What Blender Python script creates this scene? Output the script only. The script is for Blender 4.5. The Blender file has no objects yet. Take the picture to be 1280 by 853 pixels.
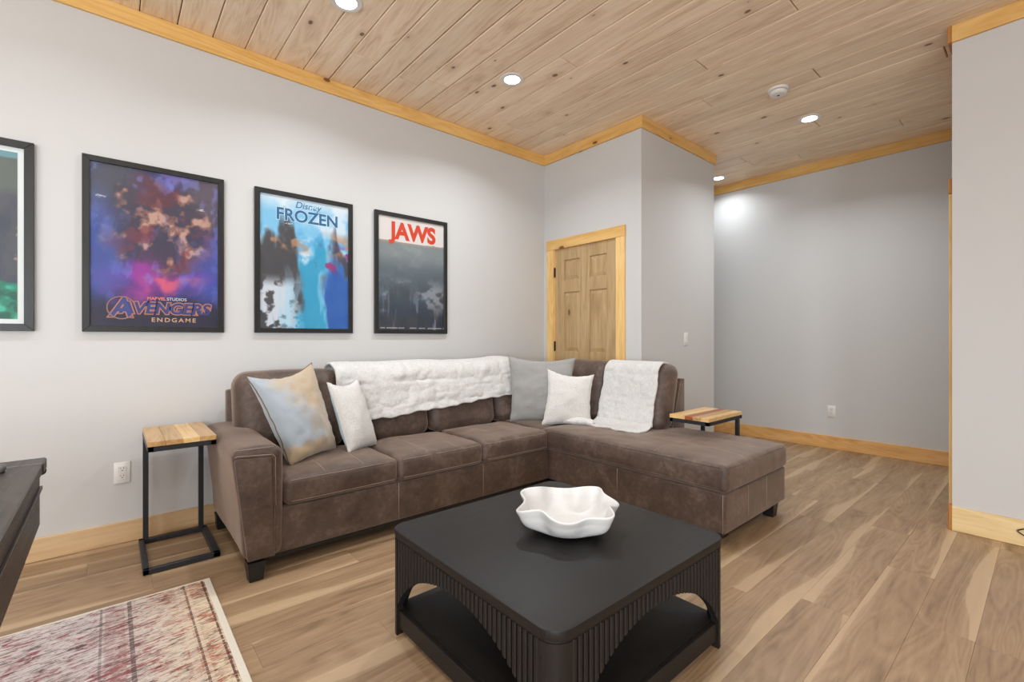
import bpy, bmesh, math, random
from mathutils import Vector, Matrix, noise
import numpy as np

C = bpy.context.scene
COL = C.collection
random.seed(7)
R = math.radians

# ------------------------------------------------------------------ camera, world, light, exposure
CAM_H = 1.15
cd = bpy.data.cameras.new('camera'); cam = bpy.data.objects.new('camera', cd); COL.objects.link(cam)
cam.location = (0, 0, CAM_H)
cam.rotation_euler = (R(90), 0, -math.atan2(.652, .758))
cd.sensor_width = 36; cd.lens = 583 / 1280 * 36; cd.shift_y = -3.5 / 1280; cd.clip_start = .02
C.camera = cam

w = bpy.data.worlds.new('world'); C.world = w; w.use_nodes = True
w.node_tree.nodes['Background'].inputs[0].default_value = (.86, .93, 1, 1)
w.node_tree.nodes['Background'].inputs[1].default_value = 1.2

C.view_settings.view_transform = 'Standard'; C.view_settings.look = 'None'
C.view_settings.exposure = 0.5; C.view_settings.gamma = 1
C.cycles.max_bounces = 10; C.cycles.diffuse_bounces = 6; C.cycles.sample_clamp_indirect = 6
C.cycles.caustics_reflective = False; C.cycles.caustics_refractive = False

def area_light(name, loc, rot, sx, sy, power, color=(1, 1, 1)):
    d = bpy.data.lights.new(name, 'AREA'); d.shape = 'RECTANGLE'; d.size = sx; d.size_y = sy
    d.energy = power; d.color = color
    o = bpy.data.objects.new(name, d); o.location = loc; o.rotation_euler = rot; COL.objects.link(o)
    return o
# soft fill through unseen windows, rear wall first, then the left side
area_light('daylight_fill', (-2.75, -3.42, 1.4), (R(90), 0, 0), 2.0, 1.9, 160, (.86, .94, 1))
area_light('daylight_fill', (-3.92, -1.0, 1.35), (R(90), 0, R(-90)), 3.6, 1.9, 85, (.86, .94, 1))  # side window fill added to brighten the nook and right wall
LAMP_POWER = 8
LAMP_COLOR = (.87, .945, 1)

# ------------------------------------------------------------------ helpers
def lin(c):
    return tuple(((v / 255) / 12.92 if v / 255 <= .04045 else ((v / 255 + .055) / 1.055) ** 2.4) for v in c) + (1,)

def tag(o, label=None, cat=None, group=None, kind=None):
    if label: o['label'] = label
    if cat: o['category'] = cat
    if group: o['group'] = group
    if kind: o['kind'] = kind
    return o

def empty(name, loc, label=None, cat=None, group=None, rz=0):
    o = bpy.data.objects.new(name, None); COL.objects.link(o); o.location = loc; o.rotation_euler.z = rz
    o.empty_display_size = .1
    return tag(o, label, cat, group)

def link(name, me, mat, parent=None, smooth=False, loc=None):
    o = bpy.data.objects.new(name, me); COL.objects.link(o)
    if mat and not me.materials: me.materials.append(mat)
    if smooth: me.polygons.foreach_set('use_smooth', [True] * len(me.polygons))
    if loc: o.location = loc
    if parent:
        o.parent = parent
        W = parent_world(parent)
        o.matrix_parent_inverse = W.inverted()
    return o

def parent_world(p):
    M = Matrix.LocRotScale(p.location, p.rotation_euler, p.scale)
    if p.parent: M = parent_world(p.parent) @ p.matrix_parent_inverse @ M
    return M

class MB:
    """collects shapes (world metres) into one mesh"""
    def __init__(s): s.bm = bmesh.new()
    def box(s, x0, x1, y0, y1, z0, z1, bev=0, seg=1):
        t = bmesh.new()
        bmesh.ops.create_cube(t, size=1)
        for v in t.verts:
            v.co = Vector(((x0 + x1) / 2 + v.co.x * (x1 - x0), (y0 + y1) / 2 + v.co.y * (y1 - y0), (z0 + z1) / 2 + v.co.z * (z1 - z0)))
        if bev: bmesh.ops.bevel(t, geom=t.edges[:], offset=bev, segments=seg, profile=.5, affect='EDGES')
        s.add(t); return s
    def add(s, t):
        me = bpy.data.meshes.new('t'); t.to_mesh(me); t.free(); s.bm.from_mesh(me); bpy.data.meshes.remove(me)
    def pd(s, verts, faces):
        me = bpy.data.meshes.new('t'); me.from_pydata([tuple(v) for v in verts], [], faces); s.bm.from_mesh(me); bpy.data.meshes.remove(me); return s
    def prism(s, pts, axis, a, b, bev=0, seg=2):
        """polygon (2D pts) extruded along axis 0/1/2 from a to b"""
        t = bmesh.new()
        def mk(p, k):
            return {0: (k, p[0], p[1]), 1: (p[0], k, p[1]), 2: (p[0], p[1], k)}[axis]
        va = [t.verts.new(mk(p, a)) for p in pts]; vb = [t.verts.new(mk(p, b)) for p in pts]
        t.faces.new(va); t.faces.new(vb[::-1])
        n = len(pts)
        for i in range(n): t.faces.new((va[i], vb[i], vb[(i + 1) % n], va[(i + 1) % n]))
        bmesh.ops.recalc_face_normals(t, faces=t.faces[:])
        if bev: bmesh.ops.bevel(t, geom=t.edges[:], offset=bev, segments=seg, profile=.5, affect='EDGES')
        s.add(t); return s
    def tube(s, pts, r, n=8, closed=False):
        pts = [Vector(p) for p in pts]; m = len(pts); rings = []
        for i, p in enumerate(pts):
            a = pts[i - 1] if (i or closed) else pts[0]; b = pts[(i + 1) % m] if (i < m - 1 or closed) else pts[-1]
            d = (b - a).normalized()
            u = d.orthogonal().normalized() if i == 0 else (rings[-1][1] - d * rings[-1][1].dot(d)).normalized()
            rings.append((p, u, d.cross(u)))
        vs = []; fs = []
        for p, u, v in rings:
            for k in range(n):
                t = 2 * math.pi * k / n; vs.append(p + u * (r * math.cos(t)) + v * (r * math.sin(t)))
        for i in range(m if closed else m - 1):
            j = (i + 1) % m
            for k in range(n): fs.append((i * n + k, i * n + (k + 1) % n, j * n + (k + 1) % n, j * n + k))
        if not closed: fs += [tuple(range(n))[::-1], tuple(range((m - 1) * n, m * n))]
        return s.pd(vs, fs)
    def lathe(s, prof, n=32, loc=(0, 0, 0)):
        vs = []; fs = []; m = len(prof)
        for i, (r, z) in enumerate(prof):
            for k in range(n):
                t = 2 * math.pi * k / n; vs.append((loc[0] + r * math.cos(t), loc[1] + r * math.sin(t), loc[2] + z))
        for i in range(m - 1):
            for k in range(n): fs.append((i * n + k, i * n + (k + 1) % n, (i + 1) * n + (k + 1) % n, (i + 1) * n + k))
        fs.append(tuple(range(n))[::-1]); fs.append(tuple(range((m - 1) * n, m * n)))
        return s.pd(vs, fs)
    def build(s, name, mat, parent=None, smooth=False, recalc=True):
        if recalc: bmesh.ops.recalc_face_normals(s.bm, faces=s.bm.faces[:])
        me = bpy.data.meshes.new(name); s.bm.to_mesh(me); s.bm.free()
        o = link(name, me, mat, parent, smooth)
        if smooth == 'auto':
            me.set_sharp_from_angle(angle=R(35))
        return o

def soft_box(x0, x1, y0, y1, z0, z1, r=.03, step=.03, fn=None):
    """rounded box with a dense grid so that it can be bulged and wrinkled by fn(x,y,z,(u,v,w))"""
    c = Vector(((x0 + x1) / 2, (y0 + y1) / 2, (z0 + z1) / 2)); h = Vector(((x1 - x0) / 2, (y1 - y0) / 2, (z1 - z0) / 2))
    r = min(r, h.x, h.y, h.z)
    def axis(hh):
        inner = hh - r; n = max(2, int(2 * inner / step))
        a = [-hh + r * (1 - math.tan(R(45) * (1 - k / 3)) ) for k in range(3)]
        a = [-inner - r * math.tan(R(45) * (1 - k / 3)) for k in range(3)]
        m = [-inner + 2 * inner * k / n for k in range(n + 1)]
        return a + m + [-v for v in a[::-1]]
    A = [axis(h.x), axis(h.y), axis(h.z)]
    V = {}; verts = []; faces = []
    def vid(p):
        k = (round(p[0], 6), round(p[1], 6), round(p[2], 6))
        if k not in V:
            q = Vector([max(-(h[i] - r), min(h[i] - r, p[i])) for i in range(3)]); d = Vector(p) - q
            if d.length > 1e-9: q = q + d.normalized() * r
            uvw = (q.x / h.x, q.y / h.y, q.z / h.z); q = q + c
            if fn: q = Vector(fn(q.x, q.y, q.z, uvw))
            V[k] = len(verts); verts.append(q)
        return V[k]
    for ax in range(3):
        i, j = [(1, 2), (0, 2), (0, 1)][ax]
        for sgn in (-1, 1):
            for a in range(len(A[i]) - 1):
                for b in range(len(A[j]) - 1):
                    f = []
                    for (aa, bb) in ((a, b), (a + 1, b), (a + 1, b + 1), (a, b + 1)):
                        p = [0, 0, 0]; p[ax] = sgn * h[ax]; p[i] = A[i][aa]; p[j] = A[j][bb]; f.append(vid(p))
                    faces.append(f)
    me = bpy.data.meshes.new('soft'); me.from_pydata([tuple(v) for v in verts], [], faces)
    bm = bmesh.new(); bm.from_mesh(me); bmesh.ops.recalc_face_normals(bm, faces=bm.faces[:]); bm.to_mesh(me); bm.free()
    return me

def nz(x, y, z, s=1.0, o=0.0):
    return noise.noise(Vector((x * s + o, y * s + o * .7, z * s - o)))

def copy_tree(o, parent=None):
    c = o.copy(); COL.objects.link(c)
    if parent: c.parent = parent
    for ch in list(o.children): copy_tree(ch, c)
    return c

# ------------------------------------------------------------------ materials
class NT:
    def __init__(s, name):
        s.m = bpy.data.materials.new(name); s.m.use_nodes = True; s.t = s.m.node_tree; s.n = s.t.nodes; s.l = s.t.links
        s.b = s.n['Principled BSDF']
    def new(s, typ, **kw):
        x = s.n.new(typ)
        for k, v in kw.items():
            if k.startswith('i_'):
                key = k[2:]; key = int(key) if key.isdigit() else key.replace('_', ' ')
                s.put(x, key, v)
            else: setattr(x, k, v)
        return x
    def put(s, node, key, v):
        if isinstance(v, bpy.types.NodeSocket): s.l.new(v, node.inputs[key])
        else: node.inputs[key].default_value = v
    def ramp(s, fac, stops, interp='LINEAR'):
        r = s.n.new('ShaderNodeValToRGB'); s.l.new(fac, r.inputs[0]); e = r.color_ramp; e.interpolation = interp
        while len(e.elements) > 1: e.elements.remove(e.elements[-1])
        e.elements[0].position = stops[0][0]; e.elements[0].color = stops[0][1]
        for p, c in stops[1:]:
            q = e.elements.new(p); q.color = c
        return r.outputs[0]
    def math(s, op, a, b=0.0, c=None):
        x = s.n.new('ShaderNodeMath'); x.operation = op; s.put(x, 0, a); s.put(x, 1, b)
        if c is not None: s.put(x, 2, c)
        return x.outputs[0]
    def vmath(s, op, a, b):
        x = s.n.new('ShaderNodeVectorMath'); x.operation = op; s.put(x, 0, a); s.put(x, 1, b); return x.outputs[0]
    def mix(s, f, a, b, mode='MIX'):
        x = s.n.new('ShaderNodeMix'); x.data_type = 'RGBA'; x.blend_type = mode
        s.put(x, 0, f); s.put(x, 6, a); s.put(x, 7, b); return x.outputs[2]
    def noise(s, vec, scale, detail=3, rough=.5, dist=0.0):
        x = s.n.new('ShaderNodeTexNoise'); s.put(x, 'Vector', vec); s.put(x, 'Scale', scale); s.put(x, 'Detail', detail)
        s.put(x, 'Roughness', rough); s.put(x, 'Distortion', dist); return x.outputs[0]
    def bump(s, h, strength=.2, dist=.01):
        x = s.n.new('ShaderNodeBump'); s.put(x, 'Height', h); s.put(x, 'Strength', strength); s.put(x, 'Distance', dist)
        s.l.new(x.outputs[0], s.b.inputs['Normal']); return x
    def coords(s): return s.n.new('ShaderNodeTexCoord').outputs['Object']
    def base(s, c, rough=.5, **kw):
        s.put(s.b, 'Base Color', c); s.put(s.b, 'Roughness', rough)
        for k, v in kw.items(): s.put(s.b, k.replace('_', ' '), v)
        return s.m

def plain(name, rgb, rough=.5, metal=0, spec=.5):
    t = NT(name); m = t.base(lin(rgb), rough); t.b.inputs['Metallic'].default_value = metal
    t.b.inputs['Specular IOR Level'].default_value = spec; return m

GRAY = lambda v: (v, v, v, 1)

def wood(name, dark, mid, light, axis=0, knots=0.0, rough=.45, knot=(70, 42, 24), rnd=.12, grain=1.0, streak=None, stretch=9, knot_scale=(4, 8), fig=1.0):
    t = NT(name); co = t.coords(); inf = t.new('ShaderNodeObjectInfo').outputs['Random']
    off = t.new('ShaderNodeCombineXYZ', i_0=t.math('MULTIPLY', inf, 37.), i_1=t.math('MULTIPLY', inf, 91.), i_2=t.math('MULTIPLY', inf, 53.)).outputs[0]
    p = t.vmath('ADD', co, off)
    sc = [stretch] * 3; sc[axis] = 1.0
    ps = t.vmath('MULTIPLY', p, tuple(sc))
    n1 = t.noise(ps, 1.0 * fig, 3, .55, 1.2)
    n2 = t.noise(ps, 9.0, 5, .7, .5)
    sf = [160] * 3; sf[axis] = 5
    n3 = t.noise(t.vmath('MULTIPLY', p, tuple(sf)), 1.0, 2, .6)
    # cathedral rings: bands of a stretched noise field
    rings = t.math('FRACT', t.math('MULTIPLY', t.noise(ps, .55 * fig, 2, .45, .8), 13.0))
    rings = t.math('ABSOLUTE', t.math('SUBTRACT', rings, .5))
    v = t.math('ADD', t.math('MULTIPLY', n1, .55), t.math('MULTIPLY', n2, .3))
    v = t.math('ADD', v, t.math('MULTIPLY', rings, .22 * grain))
    v = t.math('ADD', v, t.math('MULTIPLY', n3, .10 * grain))
    col = t.ramp(v, [(.32, lin(dark)), (.52, lin(mid)), (.74, lin(light))])
    if streak:
        # pale sapwood along one edge of each plank, its width wandering along the length
        lc = t.new('ShaderNodeSeparateXYZ', i_0=co)
        sg = t.math('SUBTRACT', t.math('MULTIPLY', t.math('GREATER_THAN', t.math('FRACT', t.math('MULTIPLY', inf, 17.)), .5), 2.0), 1.0)
        e_ = t.math('MULTIPLY', t.math('MULTIPLY', lc.outputs[1], 1 / .089), sg)
        wv = t.noise(t.vmath('MULTIPLY', p, (.75, .0, .0)), 1.0, 2, .35)
        wf = t.noise(t.vmath('MULTIPLY', p, (3.0, 30., 1.)), 1.0, 3, .6)
        q = t.math('ADD', t.math('ADD', e_, t.math('MULTIPLY', t.math('SUBTRACT', wv, .5), 3.0)), t.math('MULTIPLY', t.math('SUBTRACT', wf, .5), .25))
        f = t.ramp(t.math('MULTIPLY', q, .5), [(.25, GRAY(0)), (.38, GRAY(.25)), (.402, GRAY(.72)), (.8, GRAY(.82))])
        col = t.mix(f, col, lin(streak))
    br = t.math('ADD', 1 - rnd, t.math('MULTIPLY', inf, 2 * rnd))
    cb = t.new('ShaderNodeCombineXYZ', i_0=br, i_1=br, i_2=br).outputs[0]
    col = t.mix(1.0, col, cb, 'MULTIPLY')
    if knots:
        ks = [knot_scale[1]] * 3; ks[axis] = knot_scale[0]
        wob = t.noise(p, 9, 2)
        vor = t.new('ShaderNodeTexVoronoi', i_Vector=t.vmath('ADD', t.vmath('MULTIPLY', p, tuple(ks)), t.new('ShaderNodeCombineXYZ', i_0=t.math('MULTIPLY', wob, .15), i_1=t.math('MULTIPLY', wob, .15), i_2=t.math('MULTIPLY', wob, .15)).outputs[0]), i_Scale=1.0)
        d = vor.outputs['Distance']; rc = t.new('ShaderNodeSeparateColor', i_0=vor.outputs['Color'])
        on = t.math('LESS_THAN', rc.outputs[0], knots)
        size = t.math('ADD', .04, t.math('MULTIPLY', rc.outputs[1], .12))
        k = t.math('SUBTRACT', 1.0, t.math('DIVIDE', d, size))
        core = t.ramp(k, [(.0, GRAY(0)), (.25, GRAY(.85)), (1, GRAY(1))])
        halo = t.ramp(t.math('SUBTRACT', 1.0, t.math('DIVIDE', d, t.math('MULTIPLY', size, 3.2))), [(0, GRAY(0)), (.8, GRAY(.55))])
        col = t.mix(t.math('MULTIPLY', halo, on), col, lin(dark))
        col = t.mix(t.math('MULTIPLY', core, on), col, lin(knot))
    t.base(col, rough)
    t.bump(t.math('ADD', n3, n2), .12, .002)
    return t.m

def painted_wall(name, rgb):
    t = NT(name); co = t.coords()
    n = t.noise(co, 220, 3, .6)
    t.base(t.mix(t.math('MULTIPLY', t.noise(co, 2.0, 2), .05), lin(rgb), lin(tuple(v * .93 for v in rgb))), .75)
    t.bump(n, .05, .002); return t.m

def leather(name):
    t = NT(name); co = t.coords()
    n = t.noise(co, 7, 6, .62, .4); f = t.noise(co, 38, 5, .7); g = t.noise(co, 420, 2)
    v = t.math('ADD', t.math('MULTIPLY', n, .62), t.math('MULTIPLY', f, .38))
    col = t.ramp(v, [(.30, lin((52, 39, 32))), (.5, lin((78, 62, 53))), (.72, lin((116, 97, 87)))])
    t.base(col, t.ramp(v, [(.3, GRAY(.5)), (.7, GRAY(.64))]))
    t.b.inputs['Specular IOR Level'].default_value = .45; t.b.inputs['Sheen Weight'].default_value = .6; t.b.inputs['Sheen Roughness'].default_value = .45; t.b.inputs['Sheen Tint'].default_value = lin((214, 190, 174))
    t.bump(t.math('ADD', t.math('MULTIPLY', f, .6), t.math('MULTIPLY', g, .35)), .16, .004); return t.m

def fur(name, rgb, scale=90, bump=.7, dist=.012):
    t = NT(name); co = t.coords()
    n = t.noise(co, scale, 4, .65); m = t.noise(co, 11, 3)
    col = t.mix(t.ramp(n, [(.3, GRAY(1)), (.62, GRAY(0))]), lin(rgb), lin(tuple(v * .93 for v in rgb)))
    t.base(col, .95); t.b.inputs['Specular IOR Level'].default_value = .1
    t.b.inputs['Sheen Weight'].default_value = .25
    t.bump(t.math('ADD', n, t.math('MULTIPLY', m, .8)), bump, dist); return t.m

M = {}
M['wall'] = painted_wall('painted_plaster', (201, 200, 199))
M['floor'] = wood('floor_plank_wood', (112, 88, 64), (148, 120, 91), (168, 140, 109), 0, 0, .42, rnd=.07, streak=(190, 163, 130), stretch=8, grain=1.3, fig=1.4)
M['floor_under'] = plain('floor_joint', (104, 82, 62), .9)
M['ceil'] = wood('ceiling_plank_pine', (208, 178, 146), (236, 212, 183), (247, 230, 206), 0, .5, .5, knot=(112, 80, 58), rnd=.075, stretch=10, grain=1.2, knot_scale=(5, 8))
M['ceil_under'] = plain('ceiling_joint', (70, 50, 34), .9)
PINE = ((200, 148, 78), (222, 176, 104), (236, 198, 132))
M['trim_x'] = wood('golden_pine_along_x', *PINE, 0, .55, .4, knot=(110, 62, 24), rnd=.04)
M['trim_y'] = wood('golden_pine_along_y', *PINE, 1, .55, .4, knot=(110, 62, 24), rnd=.04)
M['trim_z'] = wood('golden_pine_upright', (210, 160, 90), (230, 190, 122), (242, 212, 152), 2, .5, .4, knot=(110, 62, 24), rnd=.04)
M['pale_y'] = wood('pale_pine_along_y', (206, 172, 116), (226, 198, 146), (238, 216, 172), 1, .6, .45, knot=(96, 60, 30), rnd=.03)
M['base_y'] = wood('knotty_pine_along_y', (196, 138, 76), (220, 168, 104), (234, 190, 130), 1, .6, .42, knot=(104, 58, 26), rnd=.03, knot_scale=(6, 9))
M['base_x'] = wood('knotty_pine_along_x', (186, 150, 108), (208, 174, 132), (220, 190, 150), 0, .35, .42, knot=(96, 58, 30), rnd=.03, knot_scale=(6, 9))
M['dark_pine'] = wood('darker_orange_pine', (150, 92, 32), (176, 116, 48), (196, 138, 66), 2, 0, .5)  # darker orange pine for boards turning the wall corners
M['door'] = wood('stained_door_wood', (150, 120, 80), (178, 148, 106), (198, 168, 126), 2, .12, .45, knot=(96, 70, 42), rnd=.02, stretch=14)
M['leather'] = leather('brown_suede_leather')
M['stitch'] = plain('stitching_thread', (158, 138, 124), .8)
M['black_foot'] = plain('black_painted_wood', (22, 21, 22), .4)
M['black_metal'] = plain('black_powder_coated_steel', (34, 36, 42), .42)
M['throw'] = fur('white_plush_throw', (212, 210, 207), 60, .45, .010)
M['pillow_white'] = fur('white_boucle', (220, 217, 213), 120, .7, .008)
M['pillow_grey'] = fur('grey_chenille', (160, 158, 155), 150, .6, .005)
M['black_frame'] = wood('black_frame_wood', (24, 25, 26), (33, 34, 34), (42, 43, 43), 2, 0, .38, rnd=0)
M['white_plastic'] = plain('white_plastic', (226, 224, 221), .35)
M['slot'] = plain('dark_slot', (40, 38, 36), .6)
M['mat_board'] = plain('white_mat_board', (226, 232, 232), .8)
M['ceramic'] = plain('white_matte_ceramic', (214, 213, 212), .42)
M['hinge'] = plain('oil_rubbed_bronze', (42, 34, 28), .4, .7)
M['cord'] = plain('black_cord', (18, 18, 18), .5)

t = NT('tan_and_blue_velvet'); co = t.coords()
n = t.noise(co, 14, 5, .6, .5); g = t.noise(co, 160, 2); sep = t.new('ShaderNodeSeparateXYZ', i_0=co)
# pale blue dye fades into tan across the cushion (local x runs along its width)
d = t.math('ADD', t.math('ADD', t.math('MULTIPLY', sep.outputs[0], 1.9), t.math('MULTIPLY', sep.outputs[2], .9)), t.math('MULTIPLY', t.math('SUBTRACT', n, .5), .55))
col = t.ramp(t.math('ADD', d, .5), [(.34, lin((148, 164, 180))), (.5, lin((164, 158, 150))), (.62, lin((170, 150, 124)))])
low = t.math('ADD', t.math('MULTIPLY', sep.outputs[2], -1), t.math('MULTIPLY', n, .08))
col = t.mix(t.ramp(low, [(.195, GRAY(0)), (.225, GRAY(1))]), col, lin((176, 154, 124)))
col = t.mix(t.math('MULTIPLY', g, .35), col, lin((205, 190, 168)))
t.base(col, .8); t.b.inputs['Sheen Weight'].default_value = .5
t.bump(t.math('ADD', n, t.math('MULTIPLY', g, .3)), .3, .006); M['velvet'] = t.m
M['velvet_piping'] = plain('olive_piping', (112, 98, 78), .8)
t = NT('pale_blue_back'); t.base(lin((190, 205, 216)), .9); M['pillow_blue'] = t.m

# near-black coffee table finish: faint wood grain
t = NT('black_stained_oak'); co = t.coords()
n = t.noise(t.vmath('MULTIPLY', co, (4, 60, 60)), 2, 3, .6)
t.base(t.ramp(n, [(.3, lin((21, 18, 16))), (.7, lin((29, 25, 23)))]), t.ramp(n, [(.3, GRAY(.46)), (.7, GRAY(.54))]))
t.b.inputs['Specular IOR Level'].default_value = .36; t.bump(n, .08, .002); M['table_black'] = t.m
M['table_groove'] = plain('black_backing', (14, 14, 15), .7)

t = NT('dark_espresso_wood'); co = t.coords()
n = t.noise(t.vmath('MULTIPLY', co, (30, 3, 30)), 1.6, 5, .65, 1.0)
t.base(t.ramp(n, [(.3, lin((50, 43, 39))), (.7, lin((84, 75, 69)))]), t.ramp(n, [(.3, GRAY(.32)), (.7, GRAY(.5))]))
t.bump(n, .25, .004); M['espresso'] = t.m

t = NT('lamp_lens'); t.base((1, 1, 1, 1), .5); t.put(t.b, 'Emission Color', (1, .95, .88, 1)); t.put(t.b, 'Emission Strength', 9.0); M['lens'] = t.m

t = NT('picture_glass')
fr = t.new('ShaderNodeFresnel', i_0=1.5); tr = t.new('ShaderNodeBsdfTransparent'); gl = t.new('ShaderNodeBsdfGlossy', i_Roughness=.03)
geo = t.new('ShaderNodeNewGeometry')
ff = t.math('MULTIPLY', fr.outputs[0], t.math('SUBTRACT', 1.0, geo.outputs['Backfacing']))
mx = t.new('ShaderNodeMixShader', i_0=ff, i_1=tr.outputs[0], i_2=gl.outputs[0])
t.l.new(mx.outputs[0], t.n['Material Output'].inputs[0]); M['glass'] = t.m

t = NT('printed_paper'); a = t.new('ShaderNodeVertexColor'); a.layer_name = 'ink'
t.base(a.outputs[0], .55); M['print'] = t.m

# distressed rug (object coordinates are metres in the room)
t = NT('distressed_rug_pile'); co = t.coords(); sep = t.new('ShaderNodeSeparateXYZ', i_0=co); X = sep.outputs[0]
skew = t.vmath('ADD', co, t.new('ShaderNodeCombineXYZ', i_1=t.math('MULTIPLY', X, -.08)).outputs[0])
s1 = t.noise(t.vmath('MULTIPLY', skew, (15, 58, 1)), 1, 6, .74, .9)
s2 = t.noise(t.vmath('ADD', t.vmath('MULTIPLY', skew, (13, 52, 1)), (9, 4, 0)), 1, 6, .76, .9)
s3 = t.noise(t.vmath('ADD', t.vmath('MULTIPLY', skew, (22, 85, 1)), (2, 17, 0)), 1, 5, .72, .8)
big = t.noise(co, 4.5, 3, .5)
col = t.mix(t.ramp(X, [(-.25, GRAY(0)), (.3, GRAY(1))]), lin((204, 194, 190)), lin((214, 194, 166)))
col = t.mix(t.ramp(t.math('ADD', s3, t.math('MULTIPLY', big, .25)), [(.62, GRAY(0)), (.69, GRAY(.6))]), col, lin((136, 108, 104)))
redc = t.mix(t.ramp(X, [(0, GRAY(0)), (.25, GRAY(1))]), lin((138, 52, 60)), lin((166, 76, 54)))
col = t.mix(t.ramp(t.math('ADD', s1, t.math('MULTIPLY', big, .3)), [(.665, GRAY(0)), (.73, GRAY(.85))]), col, redc)
col = t.mix(t.ramp(t.math('ADD', s2, t.math('MULTIPLY', big, .12)), [(.61, GRAY(0)), (.67, GRAY(.85))]), col, lin((66, 62, 62)))
def band(c, wdt, colr, amt):
    global col
    f = t.math('LESS_THAN', t.math('ABSOLUTE', t.math('SUBTRACT', X, c)), wdt)
    f = t.math('MULTIPLY', f, t.ramp(s3, [(.36, GRAY(0)), (.5, GRAY(amt))]))
    col = t.mix(f, col, lin(colr))
band(.322, .004, (98, 62, 58), .95); band(.252, .004, (112, 82, 76), .9); band(.228, .012, (214, 200, 184), .35)
band(.262, .006, (222, 204, 178), .35); band(.06, .007, (96, 80, 80), .85); band(-.03, .004, (110, 96, 94), .7); band(.012, .03, (150, 100, 96), .35)
t.base(col, .95); t.b.inputs['Specular IOR Level'].default_value = .1
t.bump(t.math('ADD', t.noise(co, 300, 2), s1), .3, .004); M['rug'] = t.m
M['rug_edge'] = fur('rug_selvedge', (222, 212, 196), 200, .4, .003)

# ------------------------------------------------------------------ room shell
H = 3.02
YW, XD, YG, XG, XF, XR, YR = 3.425, 3.385, 2.266, 4.67, 5.695, 3.83, .40
def struct(name, boxes, mat, label=None):
    m = MB()
    for b in boxes: m.box(*b)
    return tag(m.build(name, mat), label, kind='structure')
struct('wall_left', [(-4.1, XD + .1, YW, YW + .1, 0, H)], M['wall'], 'long pale grey painted wall carrying the framed posters')
DY0, DY1, DZ = 2.512, 3.285, 2.045           # opening of the door in the nook
struct('wall_nook', [(XD, XD + .1, YG, DY0, 0, H), (XD, XD + .1, DY1, YW, 0, H), (XD, XD + .1, DY0, DY1, DZ, H)], M['wall'], 'short pale grey wall around the wooden door')
struct('wall_closet', [(XD + .1, XG - .1, YG, YG + .1, 0, H), (XG - .1, XG, YG, 5.2, 0, H)], M['wall'], 'grey wall with the light switch beside the door nook')
struct('wall_far', [(XF, XF + .1, YR - .1, 5.3, 0, H)], M['wall'], 'grey end wall with a wall outlet low down')
struct('wall_hallway', [(XG - .1, XF, 5.2, 5.3, 0, H)], M['wall'])
HDX0, HDX1 = 3.975, 4.78
struct('wall_right', [(XR, XR + .1, -3.6, YR, 0, H), (XR + .1, HDX0, YR - .1, YR, 0, H), (HDX1, XF, YR - .1, YR, 0, H), (HDX0, HDX1, YR - .1, YR, 2.04, H)], M['wall'], 'grey wall at the right edge ending in a corner')
# behind the camera: walls with window openings
struct('wall_rear', [(-4.1, XR + .1, -3.6, -3.5, 0, .5), (-4.1, XR + .1, -3.6, -3.5, 2.4, H), (-4.1, -3.8, -3.6, -3.5, .5, 2.4), (-1.7, XR + .1, -3.6, -3.5, .5, 2.4)], M['wall'])
struct('wall_side', [(-4.1, -4, -3.5, -2.85, 0, H), (-4.1, -4, .85, YW, 0, H), (-4.1, -4, -2.85, .85, 0, .4), (-4.1, -4, -2.85, .85, 2.3, H)], M['wall'])

# floor: slab plus separate planks running along X
floor = struct('floor', [(-4.1, XF + .1, -3.6, 5.3, -.1, -.009)], M['floor_under'], 'wood plank floor with pale sapwood streaks')
PW, PL = .178, 1.22
def plank_mesh(L, W, T, ch, gap, down, cache={}):
    key = (round(L, 3), round(W, 3), T, ch, gap, down)
    if key in cache: return cache[key]
    a, b = L / 2 - gap, W / 2 - gap; s = -1 if down else 1
    v = []
    for (z, i) in ((-s * T, 0), (-s * ch, 0), (0, ch)):
        for (x, y) in ((-1, -1), (1, -1), (1, 1), (-1, 1)): v.append((x * (a - i), y * (b - i), z))
    f = []
    for k in (0, 4):
        for i in range(4): f.append((k + i, k + (i + 1) % 4, k + 4 + (i + 1) % 4, k + 4 + i))
    f.append((8, 9, 10, 11)); f.append((3, 2, 1, 0))
    if down: f = [q[::-1] for q in f]
    me = bpy.data.meshes.new('plank'); me.from_pydata(v, [], f); cache[key] = me
    return me
phase = {0: 2.465, 1: 3.70, 2: 2.98, 3: 3.535, 4: 2.56}
x_lo, x_hi = -1.0, XF
for k in range(-2, 20):
    y0 = .016 + PW * k; y1 = min(y0 + PW, YW)
    if y0 >= YW: break
    ph = phase.get(k, 0.37 * k * 1.7 + random.random() * .5)
    x = ph - PL * math.ceil((ph - x_lo) / PL)
    while x < x_hi:
        a, b = max(x, x_lo), min(x + PL, x_hi)
        if k < 2: b = min(b, XR) if k < 1 else b
        if b - a > .05:
            me = plank_mesh(b - a, y1 - y0, .008, .0008, .0002, False)
            link('floor_plank', me, M['floor'], floor, loc=((a + b) / 2, (y0 + y1) / 2, 0))
        x += PL
m = MB(); m.box(-4, XR, -3.5, .016 - 2 * PW, -.0089, 0); m.box(-4, x_lo, .016 - 2 * PW, YW, -.0089, 0); m.box(XG, XF, YW, 5.2, -.0089, 0)
tag(m.build('floor_boards', M['floor'], floor), kind='stuff')

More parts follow.
